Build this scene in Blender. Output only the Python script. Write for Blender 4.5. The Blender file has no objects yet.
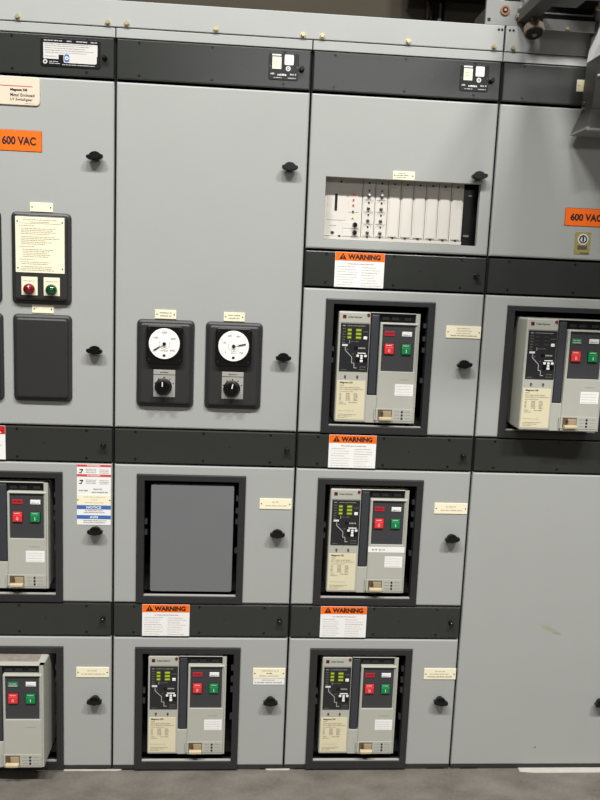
import bpy, bmesh, math, random
from mathutils import Vector, Matrix
C = bpy.context.scene.collection
W = 0.5588                                   # width of one section
def lin(c):
    c /= 255.0
    return c / 12.92 if c <= 0.04045 else ((c + 0.055) / 1.055) ** 2.4
# ------------------------------------------------------------------ materials
M = {}
def mat(name, rgb, rough=0.5, metal=0.0, noise=0.0, nscale=20.0, emit=None, coat=0.0, bump=0.0, spec=0.5):
    m = bpy.data.materials.new(name); m.use_nodes = True
    nt = m.node_tree; b = nt.nodes['Principled BSDF']
    col = (lin(rgb[0]), lin(rgb[1]), lin(rgb[2]), 1)
    b.inputs['Base Color'].default_value = col
    b.inputs['Roughness'].default_value = rough
    b.inputs['Metallic'].default_value = metal
    b.inputs['Coat Weight'].default_value = coat
    b.inputs['Specular IOR Level'].default_value = spec
    tc = nt.nodes.new('ShaderNodeTexCoord')
    n = nt.nodes.new('ShaderNodeTexNoise'); n.inputs['Scale'].default_value = nscale
    n.inputs['Detail'].default_value = 4
    nt.links.new(tc.outputs['Object'], n.inputs['Vector'])
    if noise > 0:
        r = nt.nodes.new('ShaderNodeMapRange')
        r.inputs['From Min'].default_value = 0.3; r.inputs['From Max'].default_value = 0.7
        r.inputs['To Min'].default_value = 1 - noise; r.inputs['To Max'].default_value = 1 + noise
        nt.links.new(n.outputs['Fac'], r.inputs['Value'])
        mx = nt.nodes.new('ShaderNodeVectorMath'); mx.operation = 'SCALE'
        mx.inputs[0].default_value = col[:3]
        nt.links.new(r.outputs['Result'], mx.inputs['Scale'])
        nt.links.new(mx.outputs['Vector'], b.inputs['Base Color'])
    if bump > 0:
        bp = nt.nodes.new('ShaderNodeBump'); bp.inputs['Strength'].default_value = bump
        bp.inputs['Distance'].default_value = 0.002
        nt.links.new(n.outputs['Fac'], bp.inputs['Height'])
        nt.links.new(bp.outputs['Normal'], b.inputs['Normal'])
    if emit:
        b.inputs['Emission Color'].default_value = (lin(emit[0]), lin(emit[1]), lin(emit[2]), 1)
        b.inputs['Emission Strength'].default_value = emit[3]
    M[name] = m
    return m
mat('paint_grey', (166, 168, 164), 0.45, noise=0.012, nscale=6, spec=0.35)
mat('cap_grey', (168, 170, 167), 0.45, noise=0.02, nscale=9)
mat('panel_dark', (48, 50, 47), 0.27, noise=0.03, nscale=12)
mat('bezel_dark', (41, 41, 42), 0.42, noise=0.03, nscale=30)
mat('meter_case', (44, 44, 43), 0.45, noise=0.03, nscale=40)
mat('black', (9, 9, 10), 0.32, noise=0.05)
mat('black_matte', (20, 20, 20), 0.85, noise=0.05)
mat('interior', (28, 28, 28), 0.8, noise=0.1)
mat('base_black', (44, 43, 42), 0.6, noise=0.08)
mat('breaker_grey', (178, 178, 167), 0.45, noise=0.015, nscale=30)
mat('breaker_dark', (58, 58, 60), 0.5, noise=0.03)
mat('handle_blue', (54, 56, 61), 0.45, noise=0.03)
mat('screen', (38, 38, 40), 0.35, noise=0.03)
mat('blank_plate', (112, 113, 115), 0.4, noise=0.015, nscale=8)
mat('cream', (246, 238, 208), 0.45, noise=0.01)
mat('cream_label', (220, 211, 178), 0.5, noise=0.02)
mat('plate_beige', (222, 208, 186), 0.4, noise=0.01)
mat('white', (240, 239, 236), 0.5, noise=0.01)
mat('plate_white', (208, 206, 202), 0.5, noise=0.01)
mat('dial_white', (247, 245, 240), 0.35, noise=0.005)
mat('rack_white', (216, 211, 202), 0.5, noise=0.01)
mat('rack_line', (150, 144, 136), 0.6, noise=0.02)
mat('orange', (255, 112, 12), 0.4, noise=0.01)
mat('orange_edge', (150, 60, 10), 0.5, noise=0.01)
mat('ink', (28, 22, 22), 0.6, noise=0.05)
mat('ink_soft', (120, 114, 104), 0.7, noise=0.05)
mat('ink_faint', (176, 166, 146), 0.7, noise=0.05)
mat('ink_white', (215, 216, 216), 0.6, noise=0.02)
mat('ink_mid', (178, 178, 176), 0.6, noise=0.02)
mat('red_print', (212, 78, 78), 0.5, noise=0.01)
mat('danger_red', (196, 22, 26), 0.45, noise=0.01)
mat('blue_print', (62, 106, 178), 0.5, noise=0.01)
mat('button_red', (222, 52, 54), 0.4, noise=0.01)
mat('button_green', (6, 128, 70), 0.4, noise=0.01)
mat('flag_red', (176, 34, 50), 0.4, noise=0.01)
mat('flag_green', (30, 122, 76), 0.4, noise=0.01)
mat('lens_red', (118, 6, 16), 0.12, coat=1.0, noise=0.02)
mat('lens_green', (4, 66, 28), 0.12, coat=1.0, noise=0.02)
mat('led_lime', (110, 125, 20), 0.4, emit=(180, 205, 40, 0.6), noise=0.01)
mat('lcd_dim', (62, 66, 34), 0.4, emit=(110, 130, 20, 0.18), noise=0.01)
mat('display_off', (52, 54, 48), 0.4, noise=0.02)
mat('led_red', (205, 20, 60), 0.3, emit=(220, 20, 60, 0.25), noise=0.01)
mat('led_yellow', (205, 215, 30), 0.3, emit=(205, 215, 30, 0.25), noise=0.01)
mat('brass', (206, 192, 150), 0.3, metal=0.6, noise=0.05)
mat('bronze', (150, 104, 70), 0.35, metal=0.8, noise=0.05)
mat('steel', (150, 150, 146), 0.35, metal=0.8, noise=0.05)
mat('toggle_metal', (96, 94, 90), 0.35, metal=0.3, noise=0.05)
mat('alu_plate', (172, 170, 163), 0.38, metal=0.1, noise=0.05, nscale=60)
mat('top_deck', (140, 130, 122), 0.6, noise=0.15, nscale=60)
mat('tan', (196, 180, 148), 0.5, noise=0.03)
mat('tan_dark', (92, 78, 60), 0.6, noise=0.1)
mat('lever_brown', (158, 142, 116), 0.5, noise=0.05)
mat('logo_red', (112, 30, 34), 0.5, noise=0.02)
mat('lifter_grey', (136, 137, 135), 0.45, noise=0.03)
mat('sill_grey', (176, 174, 168), 0.4, noise=0.03)
mat('lifter_dark', (74, 74, 70), 0.5, noise=0.03)
mat('lifter_white', (248, 248, 250), 0.4, noise=0.01)
mat('rubber', (138, 124, 110), 0.8, noise=0.15, nscale=120, bump=0.4)
mat('gold_label', (168, 158, 96), 0.4, metal=0.3, noise=0.08, nscale=80)
mat('wall_brown', (74, 67, 54), 0.8, noise=0.1, nscale=3)
mat('sealant', (190, 185, 177), 0.7, noise=0.05, nscale=40)
# concrete
m = mat('concrete', (134, 126, 116), 0.55, noise=0.0)
nt = m.node_tree; b = nt.nodes['Principled BSDF']
tc = nt.nodes.new('ShaderNodeTexCoord')
mp = nt.nodes.new('ShaderNodeMapping'); mp.inputs['Scale'].default_value = (1.0, 1.8, 1.0)
n1 = nt.nodes.new('ShaderNodeTexNoise'); n1.inputs['Scale'].default_value = 7; n1.inputs['Detail'].default_value = 8
n2 = nt.nodes.new('ShaderNodeTexNoise'); n2.inputs['Scale'].default_value = 90; n2.inputs['Detail'].default_value = 5
nt.links.new(tc.outputs['Object'], mp.inputs['Vector'])
nt.links.new(mp.outputs['Vector'], n1.inputs['Vector']); nt.links.new(tc.outputs['Object'], n2.inputs['Vector'])
ad = nt.nodes.new('ShaderNodeMath'); ad.operation = 'MULTIPLY_ADD'; ad.inputs[1].default_value = 0.35
nt.links.new(n2.outputs['Fac'], ad.inputs[0]); nt.links.new(n1.outputs['Fac'], ad.inputs[2])
cr = nt.nodes.new('ShaderNodeValToRGB')
cr.color_ramp.elements[0].position = 0.45; cr.color_ramp.elements[0].color = (lin(92), lin(87), lin(80), 1)
cr.color_ramp.elements[1].position = 0.9; cr.color_ramp.elements[1].color = (lin(122), lin(116), lin(108), 1)
nt.links.new(ad.outputs[0], cr.inputs['Fac']); nt.links.new(cr.outputs['Color'], b.inputs['Base Color'])
# grey paint with a yellowish scuff and a chip (large right-hand door)
def stained_paint():
    m = M['paint_grey'].copy(); m.name = 'paint_grey_scuffed'; nt = m.node_tree
    b = nt.nodes['Principled BSDF']; src = b.inputs['Base Color'].links[0].from_socket
    tc = nt.nodes.new('ShaderNodeTexCoord')
    def blob(cx, cz, ang, sx, sz, edge):
        mp = nt.nodes.new('ShaderNodeMapping'); mp.vector_type = 'TEXTURE'
        mp.inputs['Location'].default_value = (cx, 0, cz)
        mp.inputs['Rotation'].default_value = (0, ang, 0)
        mp.inputs['Scale'].default_value = (sx, 1, sz)
        nt.links.new(tc.outputs['Object'], mp.inputs['Vector'])
        ns = nt.nodes.new('ShaderNodeTexNoise'); ns.inputs['Scale'].default_value = 60
        nt.links.new(tc.outputs['Object'], ns.inputs['Vector'])
        ln = nt.nodes.new('ShaderNodeVectorMath'); ln.operation = 'LENGTH'
        nt.links.new(mp.outputs['Vector'], ln.inputs[0])
        a = nt.nodes.new('ShaderNodeMath'); a.operation = 'MULTIPLY_ADD'; a.inputs[1].default_value = 0.9
        nt.links.new(ns.outputs['Fac'], a.inputs[0]); nt.links.new(ln.outputs['Value'], a.inputs[2])
        r = nt.nodes.new('ShaderNodeMapRange'); r.inputs['From Min'].default_value = 0.9 + edge
        r.inputs['From Max'].default_value = 0.9 + 0.55; r.inputs['To Min'].default_value = 0.6; r.inputs['To Max'].default_value = 0.0
        nt.links.new(a.outputs[0], r.inputs['Value'])
        return r.outputs['Result']
    for (args, col) in (((0.300, 0.500, 0.42, 0.046, 0.011, -0.1), (158, 152, 116)), ((0.286, 0.079, -0.6, 0.005, 0.003, 0.3), (60, 56, 50)),
                        ((0.325, 0.486, 0.2, 0.020, 0.005, 0.1), (150, 144, 120))):
        mx = nt.nodes.new('ShaderNodeMixRGB')
        nt.links.new(blob(*args), mx.inputs['Fac']); nt.links.new(src, mx.inputs['Color1'])
        mx.inputs['Color2'].default_value = (lin(col[0]), lin(col[1]), lin(col[2]), 1)
        src = mx.outputs['Color']
    nt.links.new(src, b.inputs['Base Color'])
    M['paint_grey_scuffed'] = m
stained_paint()
# ------------------------------------------------------------------ text cache
_tc = {}
def text_geo(s, bold):
    k = (s, bold)
    if k in _tc: return _tc[k]
    cu = bpy.data.curves.new('lettering', 'FONT'); cu.body = s; cu.size = 1.0
    cu.offset = bold; cu.resolution_u = 3
    ob = bpy.data.objects.new('lettering', cu); C.objects.link(ob)
    dg = bpy.context.evaluated_depsgraph_get()
    me = bpy.data.meshes.new_from_object(ob.evaluated_get(dg))
    vs = [(v.co.x, v.co.y) for v in me.vertices]; fs = [tuple(p.vertices) for p in me.polygons]
    bpy.data.objects.remove(ob); bpy.data.curves.remove(cu); bpy.data.meshes.remove(me)
    x0 = min(v[0] for v in vs); x1 = max(v[0] for v in vs); y0 = min(v[1] for v in vs); y1 = max(v[1] for v in vs)
    vs = [((x - x0) / (x1 - x0), (y - y0) / (y1 - y0)) for x, y in vs]
    _tc[k] = (vs, fs, (x1 - x0) / (y1 - y0))
    return _tc[k]
# ------------------------------------------------------------------ mesh builder
class MB:
    def __init__(s): s.v = []; s.f = []; s.m = []; s.mats = []; s.sm = []
    def mi(s, name):
        if name not in s.mats: s.mats.append(name)
        return s.mats.index(name)
    def add(s, vs, fs, mname, smooth=False):
        o = len(s.v); s.v += [tuple(v) for v in vs]; k = s.mi(mname)
        for f in fs: s.f.append(tuple(o + i for i in f)); s.m.append(k); s.sm.append(smooth)
    def box(s, x0, x1, y0, y1, z0, z1, m):
        vs = [(x, y, z) for x in (x0, x1) for y in (y0, y1) for z in (z0, z1)]
        s.add(vs, [(0, 1, 3, 2), (4, 6, 7, 5), (0, 4, 5, 1), (2, 3, 7, 6), (0, 2, 6, 4), (1, 5, 7, 3)], m)
    @staticmethod
    def loop(x0, x1, z0, z1, r, y, n):
        if n <= 1: return [(x0, y, z0), (x1, y, z0), (x1, y, z1), (x0, y, z1)]
        r = max(r, 1e-5); out = []
        for cx, cz, a0 in ((x0 + r, z0 + r, 180), (x1 - r, z0 + r, 270), (x1 - r, z1 - r, 0), (x0 + r, z1 - r, 90)):
            for i in range(n):
                a = math.radians(a0 + 90 * i / (n - 1))
                out.append((cx + r * math.cos(a), y, cz + r * math.sin(a)))
        return out
    def plate(s, x0, x1, z0, z1, yb, yf, m, c=0.0, r=0.0, hole=None, hr=0.0, hc=None):
        """slab facing -y from back yb to front yf, front edge rounded by c, corners by r, optional rectangular hole"""
        n = 5 if (r > 0 or hr > 0) else 1
        L = []
        L.append(s.loop(x0, x1, z0, z1, r, yb, n))
        if c > 0:
            k = c * 0.3
            L.append(s.loop(x0, x1, z0, z1, r, yf + c, n))
            L.append(s.loop(x0 + k, x1 - k, z0 + k, z1 - k, max(r - k, 0), yf + k, n))
            L.append(s.loop(x0 + c, x1 - c, z0 + c, z1 - c, max(r - c, 0), yf, n))
        else:
            L.append(s.loop(x0, x1, z0, z1, r, yf, n))
        if hole:
            a0, a1, b0, b1 = hole; h = c if hc is None else hc
            if h > 0:
                k = h * 0.3
                L.append(s.loop(a0 - h, a1 + h, b0 - h, b1 + h, hr + h, yf, n))
                L.append(s.loop(a0 - k, a1 + k, b0 - k, b1 + k, hr + k, yf + k, n))
                L.append(s.loop(a0, a1, b0, b1, hr, yf + h, n))
            else:
                L.append(s.loop(a0, a1, b0, b1, hr, yf, n))
            L.append(s.loop(a0, a1, b0, b1, hr, yb, n))
        N = len(L[0]); vs = [p for l in L for p in l]; fs = []
        for i in range(len(L) - 1):
            for j in range(N):
                fs.append((i * N + j, i * N + (j + 1) % N, (i + 1) * N + (j + 1) % N, (i + 1) * N + j))
        if hole:
            q = (len(L) - 1) * N
            for j in range(N): fs.append((q + j, q + (j + 1) % N, (j + 1) % N, j))
        else:
            fs.append(tuple(range(N))); q = (len(L) - 1) * N
            fs.append(tuple(q + j for j in range(N)))
        s.add(vs, fs, m)
    def cyl(s, p0, p1, r0, r1, m, seg=20, prof=None):
        """lathe from p0 to p1; prof = [(t, r), ...]"""
        p0 = Vector(p0); p1 = Vector(p1); d = (p1 - p0); L = d.length; d.normalize()
        a = d.orthogonal().normalized(); b_ = d.cross(a)
        prof = prof or [(0, r0), (1, r1)]
        vs = []; fs = []
        for t, r in prof:
            for i in range(seg):
                an = 2 * math.pi * i / seg
                vs.append(p0 + d * (L * t) + (a * math.cos(an) + b_ * math.sin(an)) * r)
        k = len(prof)
        for i in range(k - 1):
            for j in range(seg): fs.append((i * seg + j, i * seg + (j + 1) % seg, (i + 1) * seg + (j + 1) % seg, (i + 1) * seg + j))
        fs.append(tuple(range(seg))); fs.append(tuple((k - 1) * seg + j for j in range(seg)))
        s.add(vs, fs, m)
    def ringdisc(s, cx, cz, r0, r1, yb, yf, m, seg=32, a0=0, a1=360):
        """flat annulus (or arc of one) standing off a surface"""
        full = abs(a1 - a0) >= 360; n = seg if full else seg + 1; vs = []; fs = []
        for i in range(n):
            a = math.radians(a0 + (a1 - a0) * i / seg)
            for r, y in ((r0, yb), (r0, yf), (r1, yf), (r1, yb)): vs.append((cx + r * math.cos(a), y, cz + r * math.sin(a)))
        for i in range(seg):
            j = (i + 1) % n
            for k in range(4): fs.append((i * 4 + k, i * 4 + (k + 1) % 4, j * 4 + (k + 1) % 4, j * 4 + k))
        if not full: fs += [(0, 1, 2, 3), tuple((n - 1) * 4 + k for k in range(4))]
        s.add(vs, fs, m)
    def prism(s, pts, yb, yf, m):
        n = len(pts); vs = [(x, yb, z) for x, z in pts] + [(x, yf, z) for x, z in pts]
        s.add(vs, [tuple(range(n)), tuple(range(n, 2 * n))] + [(j, (j + 1) % n, n + (j + 1) % n, n + j) for j in range(n)], m)
    def text(s, t, cx, cz, h, y, m, w=None, bold=0.0, align='c', wmax=None):
        vs, fs, asp = text_geo(t, bold)
        if w is None: w = h * asp
        if wmax and w > wmax: w = wmax
        x0 = cx - w / 2 if align == 'c' else cx
        s.add([(x0 + u * w, y, cz + (v - 0.5) * h) for u, v in vs], fs, m)
    def words(s, x0, x1, z, h, y, m, rnd, fill=0.95):
        """a line of print too small to read: letter-sized marks grouped in words"""
        x = x0; end = x0 + (x1 - x0) * fill; vs = []; fs = []; n = rnd.randint(2, 8)
        while x < end - h * .4:
            w = h * rnd.uniform(.38, .62); t = h * (rnd.choice((.34, .34, .5))); o = len(vs)
            vs += [(x, y, z - h * .36), (x + w, y, z - h * .36), (x + w, y, z + t), (x, y, z + t)]; fs.append((o, o + 1, o + 2, o + 3))
            x += w + h * .26; n -= 1
            if n <= 0: x += h * .5; n = rnd.randint(2, 8)
        if fs: s.add(vs, fs, m)
    def line(s, p, q, w, y, m, t=0.0004):
        (x0, z0), (x1, z1) = p, q; d = math.hypot(x1 - x0, z1 - z0); nx, nz = -(z1 - z0) / d * w / 2, (x1 - x0) / d * w / 2
        s.prism([(x0 + nx, z0 + nz), (x1 + nx, z1 + nz), (x1 - nx, z1 - nz), (x0 - nx, z0 - nz)], y + t, y, m)
    def build(s, name, parent=None, label=None, smooth=False):
        me = bpy.data.meshes.new(name); me.from_pydata(s.v, [], s.f)
        for k in s.mats: me.materials.append(M[k])
        me.polygons.foreach_set('material_index', s.m)
        bm = bmesh.new(); bm.from_mesh(me)
        bmesh.ops.recalc_face_normals(bm, faces=bm.faces[:])
        bm.to_mesh(me); bm.free()
        if smooth:
            me.polygons.foreach_set('use_smooth', [True] * len(me.polygons))
            me.set_sharp_from_angle(angle=math.radians(40))
        me.update()
        o = bpy.data.objects.new(name, me); C.objects.link(o)
        if parent: o.parent = parent
        if label: o['label'] = label
        return o
def thing(name, label, cat, loc, group=None):
    o = bpy.data.objects.new(name, None); C.objects.link(o); o.location = loc; o.empty_display_size = 0.1
    o['label'] = label; o['category'] = cat
    if group: o['group'] = group
    return o
def tag(o, label, cat, group=None):
    o['label'] = label; o['category'] = cat
    if group: o['group'] = group
    return o
def struct(o): o['kind'] = 'structure'; return o
# ------------------------------------------------------------------ small fittings (all face -y)
def on_face(ox, x, z, proud):
    """sight positions were taken at the front of the fitting; carry them back to the door it is fixed to"""
    k = 1 - proud / 2.42
    return .384 + (ox + x - .384) * k - ox, 1.61 + (z - 1.61) * k
def knob(parent, x, z, tilt=0.0):
    b = MB(); ca, sa = math.cos(tilt), math.sin(tilt); x, z = on_face(parent.parent.location.x, x, z, .022)
    def T(pr): return [(x + u * ca - v * sa, z + u * sa + v * ca) for u, v in pr]
    b.cyl((x, 0.001, z), (x, -0.016, z), .0125, .0115, 'black', 24)
    arch = [(.0175 * math.cos(math.pi * i / 12), .001 + .0135 * math.sin(math.pi * i / 12)) for i in range(13)]
    b.prism(T(arch), -.009, -.018, 'black')
    pr = [(-.0225, -.0045), (-.0165, -.008), (-.009, -.0085), (0, -.0115), (.009, -.0085), (.0165, -.008), (.0225, -.0045),
          (.0235, .000), (.0225, .004), (.015, .0055), (.008, .0055), (0, .0065), (-.008, .0055), (-.015, .0055), (-.0225, .004), (-.0235, 0)]
    b.prism(T(pr), -.012, -.025, 'black'); b.prism(T([(u * .86, v * .8) for u, v in pr]), -.025, -.028, 'black')
    return b.build('latch_knob', parent, 'black wing latch knob', smooth=True)
def lock(parent, x, z, yf):
    x, z = on_face(parent.parent.location.x, x, z, .018)
    b = MB(); b.cyl((x, yf + .001, z), (x, yf - .018, z), .0075, .0065, 'black', 16, [(0, .008), (.3, .008), (.32, .0068), (.9, .0068), (1, .005)])
    b.box(x - .0012, x + .0012, yf - .0186, yf - .0175, z - .004, z + .004, 'black_matte')
    return b.build('quarter_turn_lock', parent, 'small black quarter turn lock', smooth=True)
def nameplate(parent, x0, x1, z0, z1, lines, seed, white_strip=False, lab='cream engraved nameplate'):
    b = MB(); y = -.0022; r = random.Random(seed)
    zz = z0 + (.022 if white_strip else 0)
    b.plate(x0, x1, zz, z1, .0002, y, 'cream', .0006)
    if white_strip: b.plate(x0 + .001, x1 - .001, z0, zz - .0004, .0002, -.0014, 'white', .0004)
    for sx in (x0 + .006, x1 - .006): b.cyl((sx, y + .0005, (zz + z1) / 2), (sx, y - .001, (zz + z1) / 2), .0022, .0018, 'ink', 10)
    n = len(lines); hh = (z1 - zz) / (n + 1)
    for i, (f0, f1, ink) in enumerate(lines):
        w = x1 - x0 - .024
        b.words(x0 + .012 + w * f0, x0 + .012 + w * f1, z1 - hh * (i + 1), min(hh * .5, .0045), y - .0004, ink, r, 1.0)
    if white_strip:
        b.words(x0 + .03, x1 - .03, zz - .006, .003, -.0018, 'ink_soft', r); b.words(x0 + .006, x1 - .004, zz - .0145, .004, -.0018, 'ink_soft', r)
    return b.build('nameplate', parent, lab)
def vac_sign(parent, x0, x1, z0, z1):
    b = MB(); b.plate(x0, x1, z0, z1, .0002, -.0016, 'orange', .0005)
    e = .0014
    b.plate(x0 - e, x1 + e, z0 - e, z1 + e, .0004, -.0008, 'orange_edge', 0)
    b.text('600 VAC', (x0 + x1) / 2, (z0 + z1) / 2, (z1 - z0) * .43, -.0021, 'ink', w=(x1 - x0) * .76, bold=.04)
    return b.build('voltage_sign', parent, 'orange 600 VAC sign')
def warning(parent, x0, x1, z0, z1, yb, seed, danger=False):
    x0 += .0045; x1 -= .0035
    b = MB(); yf = yb - .0012; r = random.Random(seed); h = z1 - z0; w = x1 - x0
    b.plate(x0, x1, z0, z1, yb + .0002, yf, 'white', .0003)
    hz = z1 - h * .245
    b.plate(x0 + .0005, x1 - .0005, hz, z1 - .0005, yf + .0002, yf - .0003, 'danger_red' if danger else 'orange', 0)
    yt = yf - .0006; cz = (hz + z1) / 2
    if danger:
        b.text('DANGER', (x0 + x1) / 2, cz - .001, h * .15, yt, 'white', w=w * .86, bold=.03)
    else:
        tx = x0 + w * .155; s = h * .1
        b.prism([(tx - s * 1.1, cz - s * .85), (tx + s * 1.1, cz - s * .85), (tx, cz + s)], yt + .0003, yt, 'ink')
        b.line((tx, cz + s * .4), (tx, cz - s * .25), .0018, yt - .0003, 'orange'); b.line((tx, cz - s * .4), (tx, cz - s * .6), .0018, yt - .0003, 'orange')
        b.text('WARNING', x0 + w * .255, cz - .0005, h * .155, yt, 'ink', w=w * .66, bold=.055, align='l')
    b.words(x0 + w * .26, x0 + w * .78, hz - h * .085, h * .026, yt, 'ink_soft', r, 1)
    for i in range(8):
        zz = hz - h * (.17 + i * .074)
        b.words(x0 + w * .05, x0 + w * (.05 + r.uniform(.25, .43)), zz, h * .017, yt, 'ink_soft' if i in (0, 3) else 'ink_faint', r, 1)
        b.words(x0 + w * .54, x0 + w * (.54 + r.uniform(.25, .40)), zz - h * .01, h * .017, yt, 'ink_soft' if i in (0, 2) else 'ink_faint', r, 1)
    return b.build('warning_sign', parent, 'red and white danger sign' if danger else 'orange and white WARNING sign')
YP = -0.0025        # face of the dark cover panels
def cover_panel(parent, z0, z1, x0=.004, x1=.5545, extra=True):
    b = MB(); b.plate(x0, x1, z0, z1, .018, YP, 'panel_dark', .003)
    for x in (.066, .272, .478):
        for z in (z1 - .008, z0 + .012):
            b.cyl((x, YP + .001, z), (x, YP - .0015, z), .0042, .0034, 'black', 10)
    if extra: b.cyl((.352, YP + .001, (z0 + z1) / 2 + .004), (.352, YP - .0008, (z0 + z1) / 2 + .004), .002, .0018, 'black', 8)
    return b.build('cover_panel', parent, 'dark grey cover panel', smooth=False)
def door(parent, z0, z1, hole=None, m='paint_grey', x0=.003, x1=.5555):
    b = MB(); b.plate(x0, x1, z0, z1, .018, 0, m, .005, hole=hole, hc=.001)
    return b.build('cabinet_door', parent, 'light grey door')
BX0, BX1 = .0715, .4062
def bezel(dr, zb, sill=True, dn=0.0, up=0.0):
    """dark frame round a breaker opening, zb = bottom of frame; 0.416 high"""
    b = MB(); z1 = zb + .4135
    b.plate(BX0, BX1, zb - dn, z1 + up, .0005, -.007, 'bezel_dark', .003, hole=(.0955, .3845, zb + .0245, zb + .3975), hc=.0015)
    # inner throat going back into the cubicle
    b.plate(.0905, .3895, zb + .020, zb + .402, .022, .0185, 'bezel_dark', 0, hole=(.0955, .3845, zb + .0245, zb + .3975)); b.plate(.0945, .3855, zb + .0235, zb + .3985, .02, 0, 'bezel_dark', 0, hole=(.0955, .3845, zb + .0245, zb + .3975))
    o = b.build('breaker_bezel', dr, 'dark bezel around the breaker opening')
    if sill:
        b = MB(); b.box(.096, .384, -.0035, .006, zb + .0248, zb + .0275, 'sill_grey'); b.build('sill_strip', dr, 'light metal sill strip')
    # seal clips seen at the two sides of the opening
    for k, (x, zz) in enumerate(((.099, .26), (.099, .225), (.381, .30), (.381, .265), (.381, .17), (.381, .34))):
        b = MB(); b.box(x - .004, x + .004, .012, .03, zb + zz - .007, zb + zz + .007, 'breaker_dark'); b.build('guide_clip', dr)
    return o
def holez(zb): return (.0945, .3855, zb + .0235, zb + .3985)
def rating_plate(parent, zc, small=True):
    if small:
        b = MB(); x0, x1, z0, z1 = .434, .5195, zc - .037, zc + .037; y = YP - .002
        b.plate(x0, x1, z0, z1, YP + .0005, y, 'black', .0008, r=.006)
        yt = y - .0005
        b.plate(x0 + .010, x0 + .036, z0 + .030, z1 - .011, y + .0002, yt, 'cream', 0); b.plate(x0 + .009, x0 + .035, z1 - .008, z1 - .004, y + .0002, yt, 'white', 0)
        b.plate(x0 + .045, x0 + .071, z0 + .042, z1 - .004, y + .0002, yt, 'white', 0, r=.003)
        b.ringdisc(x0 + .056, z0 + .032, 0.0001, .0068, y + .0002, yt, 'white', 16); b.ringdisc(x0 + .056, z0 + .032, .002, .004, yt, yt - .0002, 'ink', 12)
        r = random.Random(3)
        b.box(x0 + .013, x0 + .030, yt - .0003, yt, z0 + .05, z0 + .0515, 'ink_faint'); b.box(x0 + .013, x0 + .027, yt - .0003, yt, z0 + .042, z0 + .0435, 'ink_faint')
        b.words(x0 + .006, x0 + .018, z0 + .016, .005, yt, 'ink_white', r, 1); b.words(x0 + .026, x0 + .05, z0 + .014, .006, yt, 'white', r, 1)
        b.words(x0 + .062, x0 + .08, z0 + .016, .005, yt, 'ink_white', r, 1)
        b.words(x0 + .015, x0 + .04, z0 + .006, .003, yt, 'ink_white', r, 1); b.words(x0 + .056, x0 + .078, z0 + .006, .003, yt, 'ink_white', r, 1)
        for dx in (.004, .0815): b.cyl((x0 + dx, y, zc), (x0 + dx, y - .001, zc), .0015, .0012, 'steel', 8)
    else:
        b = MB(); x0, x1, z0, z1 = .351, .517, zc - .038, zc + .038; y = YP - .002
        b.plate(x0, x1, z0, z1, YP + .0005, y, 'black', .0008, r=.006); yt = y - .0005
        b.plate(x0 + .008, x1 - .008, z0 + .032, z1 - .013, y + .0002, yt, 'plate_white', 0); b.plate(x0 + .008, x0 + .05, z0 + .020, z0 + .032, y + .0002, yt, 'plate_white', 0)
        b.plate(x0 + .064, x1 - .010, z0 + .011, z0 + .036, y + .0002, yt - .0004, 'plate_white', 0, r=.005)
        b.plate(x0 + .066, x0 + .080, z0 + .013, z0 + .034, yt, yt - .0006, 'blue_print', 0, r=.005)
        b.ringdisc(x0 + .073, z0 + .0235, .0025, .005, yt, yt - .0009, 'white', 16)
        b.ringdisc(x0 + .013, z0 + .012, .003, .006, yt + .0003, yt, 'ink_white', 16)
        r = random.Random(5)
        for i, zz in enumerate((.060, .055, .049, .043, .037)):
            b.words(x0 + .012, x1 - .014, z0 + zz, .0022, yt - .0004, 'ink_soft', r, r.uniform(.8, 1))
        b.words(x0 + .012, x0 + .046, z0 + .027, .0022, yt - .0004, 'ink_soft', r)
        for f0, f1 in ((.06, .36), (.44, .52), (.6, .78), (.84, .95)): b.words(x0 + .166 * f0, x0 + .166 * f1, z1 - .007, .0035, yt, 'ink_white', r, 1)
        b.words(x0 + .024, x0 + .052, z0 + .013, .0025, yt, 'ink_white', r); b.words(x0 + .024, x0 + .056, z0 + .008, .0025, yt, 'ink_white', r)
        b.words(x0 + .06, x1 - .01, z0 + .006, .0025, yt, 'ink_white', r)
    return b.build('rating_plate', parent, 'black and white rating plate')
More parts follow.
